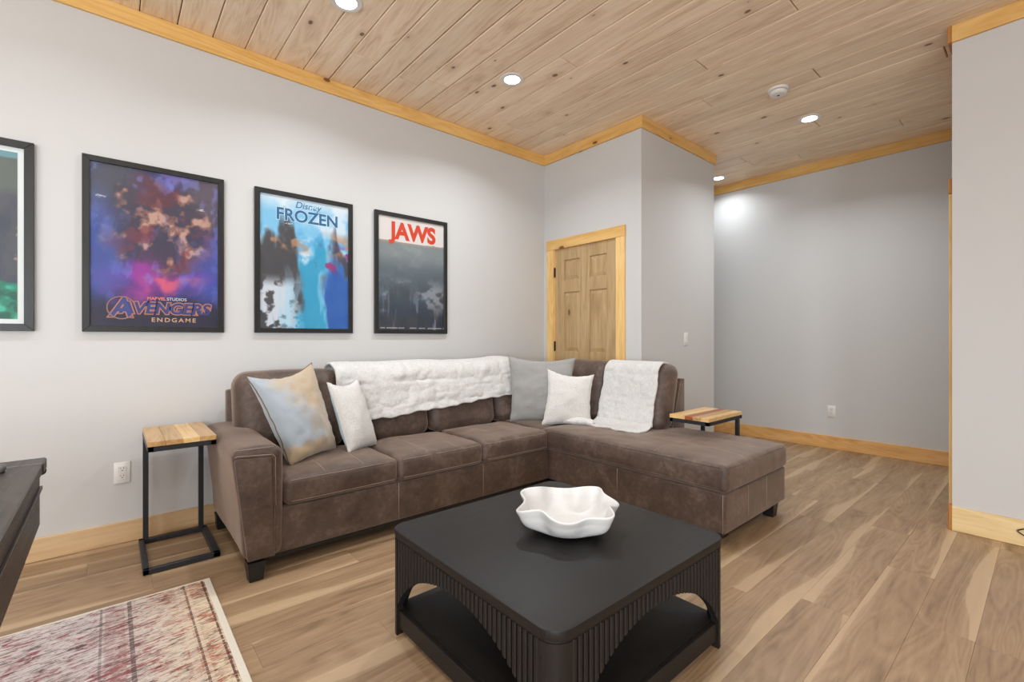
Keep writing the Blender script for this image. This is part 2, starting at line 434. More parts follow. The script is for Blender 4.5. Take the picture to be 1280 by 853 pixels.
# ceiling: slab plus planks running along Y
ceil = struct('ceiling', [(-4.1, XF + .1, -3.6, 5.3, H + .021, H + .12)], M['ceil_under'], 'knotty pine plank ceiling')
CW = .1785
for k in range(-3, 32):
    xa = .124 + CW * k; xb = min(xa + CW, XF)
    if xa >= XF - .02: break
    ylo, yhi = -.6, (YW if xa < XG - .15 else 5.2)
    y = ylo - random.random() * 2.2
    while y < yhi:
        L = random.choice([1.25, 1.85, 2.45, 3.05, 3.65])
        if yhi - (y + L) < .3: L = yhi - y
        a, b = max(y, ylo), min(y + L, yhi)
        if b - a > .005:
            me = plank_mesh(b - a, xb - xa, .02, .0045, random.choice([.0012, .0018, .0026, .0034]), True)
            o = link('ceiling_plank', me, M['ceil'], ceil, loc=((xa + xb) / 2, (a + b) / 2, H))
            o.rotation_euler.z = R(90)
        y += L
m = MB(); m.box(-4, XR, -3.5, -.6, H, H + .021); m.box(-4, .124 - 3 * CW, -.6, YW, H, H + .021)
tag(m.build('ceiling_boards', M['ceil'], ceil), kind='stuff')

# crown boards, baseboards and casings
cz0, cz1, ct = 2.921, 3.0195, .018
def trim(n, b, mat, label): return tag(MB().box(*b, bev=.0015).build('trim_%d' % n, mat), label, kind='structure')
trim(1, (-4, XD - ct, YW - ct, YW, cz0, cz1), M['trim_x'], 'golden pine crown board above the posters')
trim(2, (XD - ct, XD, YG - ct, YW, cz0, cz1), M['trim_y'], 'golden pine crown board above the door nook')
trim(3, (XD, XG + ct, YG - ct, YG, cz0, cz1), M['trim_x'], 'golden pine crown board above the light switch wall')
trim(4, (XG, XG + ct, YG + .0005, 5.2, cz0, cz1), M['dark_pine'], 'crown board turning the closet corner')
trim(5, (XF - ct, XF, 1.62, 5.2, cz0, cz1), M['trim_y'], 'golden pine crown board on the far wall, left length')
trim(6, (XF - ct, XF, YR, 1.6195, cz0, cz1), M['trim_y'], 'golden pine crown board on the far wall, right length')
trim(7, (XR - ct, XR, -3.5, YR, cz0, cz1), M['trim_y'], 'golden pine crown board on the right wall')
trim(8, (XR - ct, XF - ct, YR + .0005, YR + ct, cz0, cz1), M['dark_pine'], 'crown board end at the right wall corner')
def baseboard(side, b, mat, label): return tag(MB().box(*b, bev=.002).build('baseboard_' + side, mat), label, kind='structure')
baseboard('left', (-4, XD, YW - .015, YW, .0005, .118), M['base_x'], 'knotty baseboard under the posters')
baseboard('closet', (XD, XG + .015, YG - .015, YG, .0005, .13), M['base_x'], 'baseboard under the light switch')
baseboard('far', (XF - .016, XF, YR, 5.2, .0005, .132), M['base_y'], 'knotty golden baseboard on the far wall')
baseboard('right', (XR - .016, XR, -3.5, YR, .0005, .143), M['pale_y'], 'pale pine baseboard on the right wall')
baseboard('corner', (XR - .016, 3.88, YR + .0005, YR + .017, .0005, .143), M['dark_pine'], 'darker baseboard end at the right wall corner')

# door in the nook
door = tag(MB().box(XD + .014, XD + .05, DY0 + .012, DY1 - .012, .012, DZ - .008).build('door_1', M['door']), 'stained six panel wooden door behind the sofa', kind='structure')
def slab_frame(panels, y0, y1, z0, z1, x0, x1, dep):
    pass
cols = [(2.951, 3.150), (2.631, 2.827)]; rows = [(1.722, 1.917), (1.02, 1.60), (.25, .88)]
# stiles and rails proud of the recessed field
m = MB(); fx0, fx1 = XD + .002, XD + .0142
y0, y1, z0, z1 = DY0 + .012, DY1 - .012, .012, DZ - .008
m.box(fx0, fx1, y0, cols[1][0], z0, z1, .0015); m.box(fx0, fx1, cols[0][1], y1, z0, z1, .0015); m.box(fx0, fx1, cols[1][1], cols[0][0], z0, z1, .0015)
for (c0, c1) in cols:
    e = z0
    for (r0, r1) in rows[::-1]:
        m.box(fx0, fx1, c0, c1, e, r0, .0015); e = r1
    m.box(fx0, fx1, c0, c1, e, z1, .0015)
m.build('stile_and_rail', M['door'], door)
for (c0, c1) in cols:
    for (r0, r1) in rows:
        i = .038; x = XD + .0142
        v = [(x, c0 + .004, r0 + .004), (x, c1 - .004, r0 + .004), (x, c1 - .004, r1 - .004), (x, c0 + .004, r1 - .004),
             (x - .009, c0 + i, r0 + i), (x - .009, c1 - i, r0 + i), (x - .009, c1 - i, r1 - i), (x - .009, c0 + i, r1 - i)]
        MB().pd(v, [(0, 1, 5, 4), (1, 2, 6, 5), (2, 3, 7, 6), (3, 0, 4, 7), (4, 5, 6, 7)]).build('door_panel', M['door'], door)
for z in (1.763, 1.026, .22):
    mm = MB(); mm.box(XD - .004, XD + .006, DY1 - .02, DY1 - .003, z, z + .09, .001); mm.tube([(XD - .005, DY1 - .012, z - .004), (XD - .005, DY1 - .012, z + .094)], .0055, 8)
    mm.build('hinge', M['hinge'], door)
c = .019
trim(9, (XD - c, XD - .0003, DY1 - .004, DY1 + .09, .001, DZ - .01), M['trim_z'], 'left upright of the pine door casing')
trim(10, (XD - c, XD - .0003, DY0 - .088, DY0 + .004, .001, DZ - .01), M['trim_z'], 'right upright of the pine door casing')
trim(11, (XD - c - .002, XD - .0003, DY0 - .092, DY1 + .093, DZ - .0095, DZ + .088), M['trim_y'], 'head board of the pine door casing')
m = MB(); m.box(XD, XD + .1, DY0, DY0 + .011, 0.001, DZ); m.box(XD, XD + .1, DY1 - .011, DY1, .001, DZ); m.box(XD, XD + .1, DY0, DY1, DZ - .007, DZ)
tag(m.build('trim_12', M['trim_z']), 'pine jamb lining the door opening', kind='structure')
# hallway door casing seen edge-on past the right wall corner
trim(13, (3.88, HDX0, YR + .0005, YR + .02, .001, 2.03), M['trim_z'], 'upright pine casing seen edge on at the right wall corner')
trim(14, (3.872, HDX1 + .1, YR + .0005, YR + .022, 2.0305, 2.12), M['dark_pine'], 'head board of the casing at the right wall corner')
trim(15, (HDX1, HDX1 + .095, YR + .0005, YR + .02, .001, 2.03), M['trim_z'], 'hallway casing upright hidden round the corner')
tag(MB().box(HDX0 + .001, HDX1 - .001, YR - .07, YR - .03, .01, 2.035).build('door_2', M['door']), 'hallway door hidden round the right wall corner', kind='structure')

# ------------------------------------------------------------------ ceiling lights and smoke detector
def make_light():
    root = empty('recessed_light', (0, 0, H))
    MB().lathe([(.085, 0), (.087, -.002), (.084, -.006), (.06, -.009), (.056, -.007), (.056, -.0005)], 40).build('trim_ring', M['white_plastic'], root, 'auto').location.z = 0
    MB().lathe([(.0555, -.001), (.0555, -.0055), (.04, -.0065)], 32).build('lens', M['lens'], root)
    for ch in root.children: ch.matrix_parent_inverse = Matrix()
    return root
def lamp(loc, k=1.0):
    d = bpy.data.lights.new('downlight', 'AREA'); d.shape = 'DISK'; d.size = .1; d.energy = LAMP_POWER * k; d.color = LAMP_COLOR; d.spread = R(140)
    o = bpy.data.objects.new('downlight', d); o.location = (loc[0], loc[1], H - .012); COL.objects.link(o)
L0 = make_light()
spots = [(.99, 2.56, 'round recessed ceiling light cut by the top edge of the picture'), (2.194, 2.55, 'round recessed ceiling light in the middle, above the sofa corner'),
         (4.50, 1.356, 'round recessed ceiling light near the smoke detector'), (5.37, 2.552, 'far round ceiling light half hidden by the closet corner')]
spots += [(.99, -1.3, 'ceiling light behind the camera, middle of the rear row'), (-.1, -1.3, 'ceiling light behind the camera, left of the middle one in the rear row'),
          (2.2, -1.3, 'ceiling light behind the camera, right end of the rear row'), (2.2, -.1, 'ceiling light to the right of the camera, between the two rows'),
          (2.2, 1.2, 'ceiling light above the chaise, out of the picture'), (-.3, 1.2, 'unseen added ceiling light above the dark table, out of the picture'),  # lamp over the dark table is added to light the floor
          (-1.3, -1.3, 'ceiling light behind the camera, left end of the rear row'), (-.21, 2.56, 'unseen added ceiling light just above the picture, near the leftmost posters'), (-1.4, 2.56, 'unseen added ceiling light left of the picture, near the poster wall')]  # unseen lamps continuing the row, added to brighten left floor and wall
for i, (x, y, lb) in enumerate(spots):
    o = L0 if i == 0 else copy_tree(L0)
    o.location = (x, y, H)
    tag(o, lb, 'light', 'recessed ceiling lights')
    lamp((x, y), {5.37: .5, 4.5: 1.5, 2.194: 1.35, -.21: .38, -1.4: .5}.get(x, .3 if x == 2.2 else 1.0))
sd = empty('smoke_detector', (3.80, 1.352, H), 'round white smoke detector on the plank ceiling', 'smoke detector')
def child(name, mb, mat, root, smooth='auto', **k):
    o = mb.build(name, mat, root, smooth); o.matrix_parent_inverse = Matrix(); return o
child('mounting_plate', MB().lathe([(.070, 0), (.070, -.012), (.066, -.016), (.03, -.016)], 40), M['white_plastic'], sd)
child('cover', MB().lathe([(.05, -.016), (.058, -.020), (.057, -.036), (.048, -.044), (.018, -.046)], 40), M['white_plastic'], sd)
child('test_button', MB().lathe([(.009, -.045), (.009, -.048), (.004, -.049)], 16), M['slot'], sd)

# ------------------------------------------------------------------ electrical plates
def outlet(name_label, M4):
    root = empty('wall_outlet', M4.translation, name_label, 'outlet'); root.rotation_euler = M4.to_euler()
    def part(n, mb, mat, par=root):
        o = mb.build(n, mat, None, 'auto'); o.parent = par; return o
    part('cover_plate', MB().box(-.036, .036, -.006, 0, -.059, .059, .003, 2), M['white_plastic'])
    for s in (1, -1):
        r = part('receptacle', MB().box(-.017, .017, -.0078, -.005, s * .02 - .0145, s * .02 + .0145, .005, 2), M['white_plastic'])
        for x in (-.006, .006): part('slot', MB().box(x - .0013, x + .0013, -.0082, -.0074, s * .02 + .001, s * .02 + .009), M['slot'], r)
        part('ground_hole', MB().box(-.0025, .0025, -.0082, -.0074, s * .02 - .009, s * .02 - .004), M['slot'], r)
    part('screw', MB().box(-.002, .002, -.0075, -.0055, -.002, .002), M['white_plastic'])
outlet('white wall outlet left of the small side table', Matrix.Translation((.048, YW, .393)))
outlet('white wall outlet on the far grey wall', Matrix.Translation((XF, 1.512, .388)) @ Matrix.Rotation(R(-90), 4, 'Z'))
sw = empty('light_switch', (4.105, YG, 1.142), 'white rocker light switch on the grey closet wall', 'switch')
def part_at(root, n, mb, mat, smooth='auto'):
    o = mb.build(n, mat, None, smooth); o.parent = root; return o
part_at(sw, 'cover_plate', MB().box(-.036, .036, -.006, 0, -.059, .059, .003, 2), M['white_plastic'])
part_at(sw, 'rocker', MB().pd([(-.016, -.006, -.033), (.016, -.006, -.033), (.016, -.006, .033), (-.016, -.006, .033), (-.016, -.0105, -.033), (.016, -.0105, -.033), (.016, -.0075, .033), (-.016, -.0075, .033)],
        [(0, 1, 5, 4), (1, 2, 6, 5), (2, 3, 7, 6), (3, 0, 4, 7), (4, 5, 6, 7)]), M['white_plastic'])
# ------------------------------------------------------------------ framed posters (flat prints: plain abstract colour fields, the lettering kept)
def fbm(u, v, o, octs=4):
    """value noise on arrays"""
    out = np.zeros_like(u); amp = 1; tot = 0
    rs = np.random.RandomState(o)
    for k in range(octs):
        g = rs.rand(64, 64); x = (u * 2 ** k) % 63; y = (v * 2 ** k) % 63
        xi = x.astype(int); yi = y.astype(int); fx = x - xi; fy = y - yi
        fx = fx * fx * (3 - 2 * fx); fy = fy * fy * (3 - 2 * fy)
        a = g[yi, xi] * (1 - fx) + g[yi, xi + 1] * fx; b = g[yi + 1, xi] * (1 - fx) + g[yi + 1, xi + 1] * fx
        out += amp * (a * (1 - fy) + b * fy); tot += amp; amp *= .55
    return out / tot
def mixc(c, col, f):
    f = np.clip(f, 0, 1)[..., None]; return c * (1 - f) + np.array(col, float) * f
def ss(a, b, x):
    t = np.clip((x - a) / (b - a), 0, 1); return t * t * (3 - 2 * t)
def blob(u, v, cu, cv, ru, rv, soft=.5):
    d = np.sqrt(((u - cu) / ru) ** 2 + ((v - cv) / rv) ** 2); return 1 - ss(1 - soft, 1 + soft, d)

def art_cosmic(u, v):
    n1 = fbm(u * 4 + 3 + v * 2, v * 5 - u * 2 + 9, 1); n2 = fbm(u * 10 + 1, v * 14 + 2, 2); n3 = fbm(u * 5 + 7, v * 7 + 1, 3)
    du = (n1 - .5) * .35; dv = (n3 - .5) * .3
    c = mixc(np.zeros(u.shape + (3,)) + np.array((52, 48, 98.)), (36, 52, 120), ss(.4, .65, n1))
    c = mixc(c, (112, 104, 176), ss(.55, .75, n3) * .9)
    c = mixc(c, (74, 78, 78), blob(u, v, .02, 1, .4, .3) * .7)
    c = mixc(c, (104, 90, 82), blob(u, v, .95, .9, .25, .25) * .6)
    c = mixc(c, (150, 44, 150), blob(u + du, v + dv, .5, .3, .45, .13) * .9)
    c = mixc(c, (214, 92, 110), blob(u + du * 1.5, v + dv, .62, .26, .25, .05) * .8)
    m = blob(u + du * 1.3, v + dv * 1.3, .52, .6, .42, .26, .25)
    c = mixc(c, (54, 48, 62), m * .75)
    c = mixc(c, (136, 94, 84), m * ss(.5, .62, n2) * .85)
    c = mixc(c, (196, 156, 140), m * ss(.62, .72, n2) * .8)
    c = mixc(c, (112, 44, 56), m * ss(.55, .66, n3) * .7)
    c = mixc(c, (96, 42, 54), blob(u + du, v + dv, .48, .85, .16, .1, .35) * .7)
    st = ss(.56, .66, fbm(u * 3 + v * 9, v * 3 - u * 11 + 40, 5))
    c = mixc(c, (120, 130, 214), st * .45 * (1 - m * .6))
    c = mixc(c, (58, 92, 178), blob(u + du, v, .02, .45, .2, .35) * .6)
    c = mixc(c, (64, 84, 178), blob(u + du, v, .95, .3, .2, .3) * .6)
    return mixc(c, (22, 22, 50), ss(.26, .08, v + dv * .4) * .95)
def art_icy(u, v):
    n1 = fbm(u * 4, v * 6, 11); n2 = fbm(u * 9, v * 12 + 5, 12); n3 = fbm(u * 12, v * 3, 13)
    du = (n1 - .5) * .3; dv = (n2 - .5) * .22
    c = mixc(np.zeros(u.shape + (3,)) + np.array((120, 186, 222.)), (196, 218, 232), ss(.45, .65, n1))
    c = mixc(c, (62, 146, 204), ss(.5, .68, n2) * .6 * ss(.95, .6, v))
    c = mixc(c, (222, 226, 232), ss(.86, 1, v + dv * .3) * .7)
    n4 = fbm(u * 6 + 2, v * 3 + 8, 14); w4 = (n4 - .5) * .7
    c = mixc(c, (62, 56, 58), ss(.46, .36, u + w4 * .5) * ss(.74, .6, v + w4) * .92)
    c = mixc(c, (44, 150, 190), ss(.36, .44, u + w4 * .3) * ss(.76, .66, u + w4 * .4) * ss(.64, .5, v + w4) * .95)
    c = mixc(c, (34, 84, 164), ss(.68, .76, u + w4 * .4) * ss(.5, .36, v + w4) * .92)
    c = mixc(c, (62, 48, 58), ss(.7, .78, u + w4 * .4) * ss(.38, .46, v + w4) * ss(.66, .56, v + w4) * .85)
    c = mixc(c, (158, 46, 106), ss(.56, .66, n2) * ss(.55, .7, u) * ss(.42, .5, v) * ss(.7, .6, v) * .9)
    c = mixc(c, (176, 132, 100), ss(.54, .64, n1) * ss(.56, .64, v) * ss(.8, .7, v) * .8)
    c = mixc(c, (212, 222, 232), ss(.5, .62, n2) * ss(.5, .3, u) * ss(.42, .3, v) * .9)
    c = mixc(c, (150, 206, 234), ss(.58, .7, n3) * ss(.6, .2, v) * .5)
    return c
def art_water(u, v):
    n1 = fbm(u * 5, v * 9, 21); n2 = fbm(u * 14, v * 3, 22); n3 = fbm(u * 8, v * 5 + 3, 23)
    c = np.zeros(u.shape + (3,)) + np.array((216, 210, 206.))
    w_ = v + (n1 - .5) * .02
    sea = np.zeros_like(c) + np.array((124, 132, 134.))
    sea = mixc(sea, (86, 98, 106), ss(.7, .5, v)); sea = mixc(sea, (48, 62, 76), ss(.55, .15, v + (n1 - .5) * .2)); sea = mixc(sea, (30, 40, 56), ss(.25, 0, v + (n3 - .5) * .2))
    sea = mixc(sea, (150, 156, 158), ss(.55, .75, n1) * ss(.4, .75, v) * .5)
    sea = mixc(sea, (150, 158, 176), ss(.6, .74, n2) * ss(.5, .05, v) * .65)
    sea = mixc(sea, (62, 58, 60), ss(.5, .62, n3) * ss(.45, .3, v) * .5)
    sea = mixc(sea, (186, 188, 194), ss(.58, .7, n1) * ss(.5, .35, v) * ss(.1, .25, v) * .5)
    c = mixc(c, (150, 140, 134), (np.abs(w_ - .775) < .012) * 1.0)
    f = (w_ < .77)[..., None] * 1.0
    c = c * (1 - f) + sea * f
    return mixc(c, (196, 198, 202), ((v > .012) & (v < .018) & (n2 > .35)) * .7)
def art_teal(u, v):
    n1 = fbm(u * 9, v * 7, 31); n2 = fbm(u * 8, v * 16 + 3, 32)
    c = np.zeros(u.shape + (3,)) + np.array((72, 76, 86.))
    c = mixc(c, (60, 66, 82), ss(.4, .6, n1)); c = mixc(c, (84, 96, 92), ss(.72, .8, v)); c = mixc(c, (96, 146, 156), ss(.955, .97, v) + blob(u, v, .74, .9, .1, .06, .3))
    g = mixc(np.zeros_like(c) + np.array((24, 124, 100.)), (60, 170, 146), ss(.5, .66, n2)); g = mixc(g, (18, 88, 76), ss(.5, .36, n2))
    f = ss(.0, .012, .30 - (u - .4) * .14 - v + (n1 - .5) * .03)
    c = c * (1 - f[..., None]) + g * f[..., None]
    return mixc(c, (190, 150, 130), ((n2 > .73) & (v > .35) & (v < .65)) * .7)

def print_mesh(fn, wdt, hgt, nx=150):
    ny = int(nx * hgt / wdt); us, vs = np.meshgrid(np.linspace(0, 1, nx + 1), np.linspace(0, 1, ny + 1))
    col = np.clip(fn(us, vs), 0, 255) / 255; col = np.where(col <= .04045, col / 12.92, ((col + .055) / 1.055) ** 2.4)
    verts = np.stack([(us - .5) * wdt, np.zeros_like(us), (vs - .5) * hgt], -1).reshape(-1, 3)
    i = np.arange(nx)[None, :] + (np.arange(ny) * (nx + 1))[:, None]; i = i.reshape(-1)
    faces = np.stack([i, i + 1, i + nx + 2, i + nx + 1], -1)
    me = bpy.data.meshes.new('print'); me.from_pydata(verts.tolist(), [], faces.tolist())
    a = me.color_attributes.new('ink', 'FLOAT_COLOR', 'POINT')
    a.data.foreach_set('color', np.concatenate([col.reshape(-1, 3), np.ones((col.size // 3, 1))], 1).astype(np.float32).reshape(-1))
    return me

def lettering(text, size, loc, rgb, parent, bold=0.0, xs=1.0, shear=0.0, name='lettering', depth=.0004, spacing=1.0):
    cu = bpy.data.curves.new('text', 'FONT'); cu.body = text; cu.size = size; cu.align_x = 'CENTER'; cu.align_y = 'CENTER'; cu.offset = bold
    cu.shear = shear; cu.space_character = spacing; cu.extrude = 0
    o = bpy.data.objects.new('text', cu); COL.objects.link(o)
    dg = bpy.context.evaluated_depsgraph_get(); dg.update()
    me = bpy.data.meshes.new_from_object(o.evaluated_get(dg)); bpy.data.objects.remove(o)
    for v in me.vertices: v.co = Vector((v.co.x * xs, 0, v.co.y))
    me.materials.clear()
    key = 'ink_%d_%d_%d' % rgb
    mt = bpy.data.materials.get(key) or plain(key, rgb, .5)
    q = link(name, me, mt); q.parent = parent; q.location = loc
    return q

def framed_poster(x0, x1, z0, z1, art, label, fw=.031, matw=0.0):
    cx, cz = (x0 + x1) / 2, (z0 + z1) / 2; W, Hh = x1 - x0, z1 - z0
    root = empty('framed_poster', (cx, YW, cz), label, 'poster', 'black framed posters on the wall')
    a, b, f = W / 2, Hh / 2, fw
    m = MB(); yb, yf = -.0005, -.024
    for pts in ([(-a, -b), (-a + f, -b + f), (-a + f, b - f), (-a, b)], [(a, -b), (a, b), (a - f, b - f), (a - f, -b + f)],
                [(-a, b), (-a + f, b - f), (a - f, b - f), (a, b)], [(-a, -b), (a, -b), (a - f, -b + f), (-a + f, -b + f)]):
        m.prism(pts, 1, yf, yb, .0012, 1)
    part_at(root, 'frame', m, M['black_frame'], False)
    part_at(root, 'backing', MB().box(-a + f * .6, a - f * .6, -.006, -.001, -b + f * .6, b - f * .6), M['black_foot'], False)
    if matw: part_at(root, 'mat_board', MB().box(-a + f, a - f, -.0085, -.0065, -b + f, b - f), M['mat_board'], False)
    me = print_mesh(art, W - 2 * f - 2 * matw, Hh - 2 * f - 2 * matw)
    pr = link('print', me, M['print']); pr.parent = root; pr.location = (0, -.0105, 0)
    part_at(root, 'glass_pane', MB().box(-a + f * .7, a - f * .7, -.0165, -.0145, -b + f * .7, b - f * .7), M['glass'], False)
    return root, pr
framed_poster(-.96, -.298, 1.187, 2.147, art_teal, 'framed print with white mat and green lower band, cut by the left edge', .036, .024)
r, p = framed_poster(-.118, .539, 1.186, 2.146, art_cosmic, 'black framed poster in purple and dark blue, second from the left')
lettering('AVENGERS', .088, (.04, -.0006, -.345), (176, 116, 92), p, .0085, 1.0, .16)
lettering('AVENGERS', .088, (.04, -.0011, -.345), (44, 54, 118), p, .003, 1.0, .16)
lettering('A', .15, (-.168, -.0008, -.348), (176, 116, 92), p, .009, .95, .16)
lettering('A', .15, (-.168, -.0013, -.348), (50, 62, 128), p, .003, .95, .16)
mm = MB(); mm.tube([(-.165 + .062 * math.cos(k * .2), -.0016, -.345 + .062 * math.sin(k * .2)) for k in range(3, 29)], .0035, 6)
part_at(p, 'ring_emblem', mm, plain('ink_emblem', (150, 112, 104), .5))
lettering('ENDGAME', .034, (.075, -.0008, -.41), (206, 166, 128), p, .0004, 1.1, 0, spacing=1.35)
lettering('MARVEL', .024, (-.008, -.0008, -.286), (214, 120, 116), p, .0009)
lettering('STUDIOS', .024, (.088, -.0008, -.286), (206, 200, 204), p, .0003)
r, p = framed_poster(.712, 1.365, 1.187, 2.145, art_icy, 'black framed poster in icy light blue, between the purple and the red lettered ones')
lettering('FROZEN', .112, (.012, -.0008, .325), (206, 230, 240), p, .006, .98)
lettering('FROZEN', .112, (.012, -.0013, .325), (30, 98, 142), p, .003, .98)
lettering('Disney', .062, (.01, -.0008, .405), (52, 112, 156), p, .0008, 1.0, .25)
r, p = framed_poster(1.538, 2.194, 1.187, 2.143, art_water, 'black framed poster with big red letters over dark water, rightmost on the wall')
lettering('JAWS', .18, (.012, -.0008, .335), (206, 60, 32), p, .008, .93)

# ------------------------------------------------------------------ sectional sofa
LE = M['leather']
sofa = empty('sectional_sofa', (1.9, 2.9, 0), 'large brown suede leather sectional sofa with chaise along two walls', 'sofa')
def sbox(name, b, r=.02, fn=None, step=.035, mat=LE, parent=sofa): return link(name, soft_box(*b, r=r, step=step, fn=fn), mat, parent, True)
def stitch(lines, parent, r=.0013, name='stitching', mat=None):
    for l in lines: MB().tube(l, r, 5).build(name, mat or M['stitch'], parent, True)
BX0, BX1, BY0, CX0, CX1, CY0 = .60, 2.50, 2.49, 2.505, 3.365, 1.155
# bases
base = sbox('base', (.50, CX0, BY0, 3.36, .09, .312), .012)
stitch([[(x, BY0 - .0006, .095), (x, BY0 - .0006, .306)] for x in (1.272, 1.888)], base)
cb = sbox('chaise_base', (CX0, CX1, CY0, 3.36, .088, .306), .012)
stitch([[(CX0 - .0006, y, .093), (CX0 - .0006, y, .30)] for y in (1.86, CY0 + .012)] + [[(x, CY0 - .0006, .093), (x, CY0 - .0006, .30)] for x in (2.80, 3.06)], cb)
m = MB(); m.box(.53, CX0 + .1, BY0 + .03, 3.33, .062, .0905); m.box(CX0 + .03, CX1 - .03, CY0 + .03, 3.33, .062, .0885)
m.build('underframe', M['black_foot'], sofa)
# legs: tapered blocks
def leg(x, y, s=.038, zt=.092):
    m = MB(); b_ = s * .78
    v = [(x - b_, y - b_, 0), (x + b_, y - b_, 0), (x + b_, y + b_, 0), (x - b_, y + b_, 0), (x - s, y - s, zt), (x + s, y - s, zt), (x + s, y + s, zt), (x - s, y + s, zt)]
    m.pd(v, [(3, 2, 1, 0), (4, 5, 6, 7), (0, 1, 5, 4), (1, 2, 6, 5), (2, 3, 7, 6), (3, 0, 4, 7)]); m.build('leg', M['black_foot'], sofa)
for q in ((.522, 2.488), (.515, 3.3), (3.245, 1.205), (2.70, 1.27), (3.30, 3.3), (2.45, 2.56)): leg(*q)
# arm: flared profile (X, Z), crown rolled over at the front
def arm_fn(x, y, z, uvw):
    k = max(0, (z - .09) / .545)
    x2 = x - (.055 * k ** 1.3) * max(0, (1 - uvw[0]) / 2)
    if z > .55: z = z - .012 * uvw[0] ** 2 + .006 * nz(x, y, z, 4)
    x2 += .004 * nz(x, y, z, 6, 2)
    return (x2, y, z)
arm = sbox('arm', (.475, .645, 2.462, 3.36, .093, .636), .04, arm_fn)
m = MB().prism([(.484, .1), (.594, .1), (.590, .572), (.585, .580), (.440, .590), (.430, .580)], 1, 2.452, 2.47, .006, 2)
m.build('arm_front_panel', LE, sofa, 'auto')
stitch([[(.430, 2.455, .598), (.44, 2.452, .604), (.59, 2.452, .592), (.603, 2.453, .575), (.606, 2.456, .34)], [(.43, 2.47, .628), (.60, 2.47, .625)]], arm, .0016)
stitch([[(.597, 2.4575, .1), (.597, 2.4575, .565), (.585, 2.4575, .586), (.436, 2.4575, .597)]], arm, .0035, 'piping', LE)
# frames behind the cushions
mf = MB(); mf.box(.54, CX1, 3.31, 3.38, .30, .832, .012, 2); mf.build('back_frame', LE, sofa, 'auto')
prof = [(3.29, .31), (3.29, .84), (3.318, .845), (CX1 + .0, .84), (CX1 + .0, .31)]
prof = [(3.12, .31), (3.30, .84), (CX1, .84), (CX1, .31)]
mf = MB().prism(prof, 1, 1.862, 3.309, .010, 2); bf = mf.build('back_frame', LE, sofa, 'auto')
stitch([[(3.135, 1.861, .33), (3.308, 1.861, .825)]], bf)
# seat cushions
def seat_fn(seed, edge=.0):
    def f(x, y, z, uvw):
        u, v, w_ = uvw
        if w_ > 0:
            z += .018 * (1 - u ** 4) * (1 - abs(v) ** 4) + .007 * nz(x, y, 0, 5, seed) + .004 * nz(x, y, 0, 15, seed)
        y2 = y + (-.010 * (1 - u ** 4) * (1 - w_ ** 2) if v < 0 else 0) + .002 * nz(x, 0, z, 22, seed)
        return (x, y2, z)
    return f
xs = [.652, 1.268, 1.884, 2.498]
for i in range(3):
    s = sbox('seat_cushion', (xs[i] + .002, xs[i + 1] - .002, 2.478, 3.04, .314, .452), .032, seat_fn(i * 3 + 1), .028)
    xm = (xs[i] + xs[i + 1]) / 2; f = seat_fn(i * 3 + 1)
    def top(x, y):
        u = (x - xm) / .306; v = (y - 2.759) / .281; return f(x, y, .452, (u, v, 1))[2] + .0002
    stitch([[(x, 2.46 + .02 * k, (top(x, 2.46 + .02 * k) if k > 2 else top(x, 2.52) - .004 * (3 - k))) for k in range(2, 26)] for x in (xs[i] + .2, xs[i] + .41)], s)
    stitch([[(xs[i] + .03 + .0185 * k, 2.476 - .0085 * (1 - ((xs[i] + .03 + .0185 * k - xm) / .306) ** 4), zz) for k in range(31)] for zz in (.338,)], s)
    stitch([[(xs[i] + .03 + .0185 * k, 2.4855 - .006 * (1 - ((xs[i] + .03 + .0185 * k - xm) / .306) ** 4), .4405) for k in range(31)]], s)
sbox('seat_cushion', (2.50, 3.06, 2.585, 3.06, .31, .450), .03, seat_fn(20), .04)
def chaise_fn(x, y, z, uvw):
    u, v, w_ = uvw
    if w_ > 0: z += .022 * (1 - u ** 4) * (1 - abs(v) ** 6) + .007 * nz(x, y, 0, 4, 9) + .004 * nz(x, y, 0, 13, 3)
    x2 = x + (-.008 * (1 - v ** 6) * (1 - w_ ** 2) if u < 0 else 0) + .0025 * nz(0, y, z, 20, 4)
    y2 = y + (-.012 * (1 - u ** 4) * (1 - w_ ** 2) if v < 0 else 0) + .0025 * nz(x, 0, z, 20, 5)
    return (x2, y2, z)
ch = sbox('chaise_cushion', (CX0 - .008, CX1 + .006, CY0 - .012, 2.578, .309, .456), .03, chaise_fn, .03)
xm, ym, hx, hy = (2 * CX0 - .002 + .86) / 2, (CY0 - .012 + 2.578) / 2, .437, .7175
def ctop(x, y): return chaise_fn(x, y, .456, ((x - xm) / hx, (y - ym) / hy, 1))[2]
stitch([[(x, 1.165 + .03 * k, ctop(x, 1.165 + .03 * k) - (.006 if k == 0 else 0)) for k in range(22)] for x in (2.80, 3.08)], ch)
stitch([[(CX0 + .02 + .03 * k, 1.60, ctop(CX0 + .02 + .03 * k, 1.60)) for k in range(20)]], ch)
stitch([[(CX0 - .0165, 1.18 + .04 * k, .333) for k in range(34)], [(2.53 + .04 * k, CY0 - .0205, .333) for k in range(20)], [(CX0 - .004, 1.18 + .04 * k, .447) for k in range(34)], [(2.53 + .04 * k, CY0 - .008, .447) for k in range(20)]], ch, .0018, 'piping', LE)
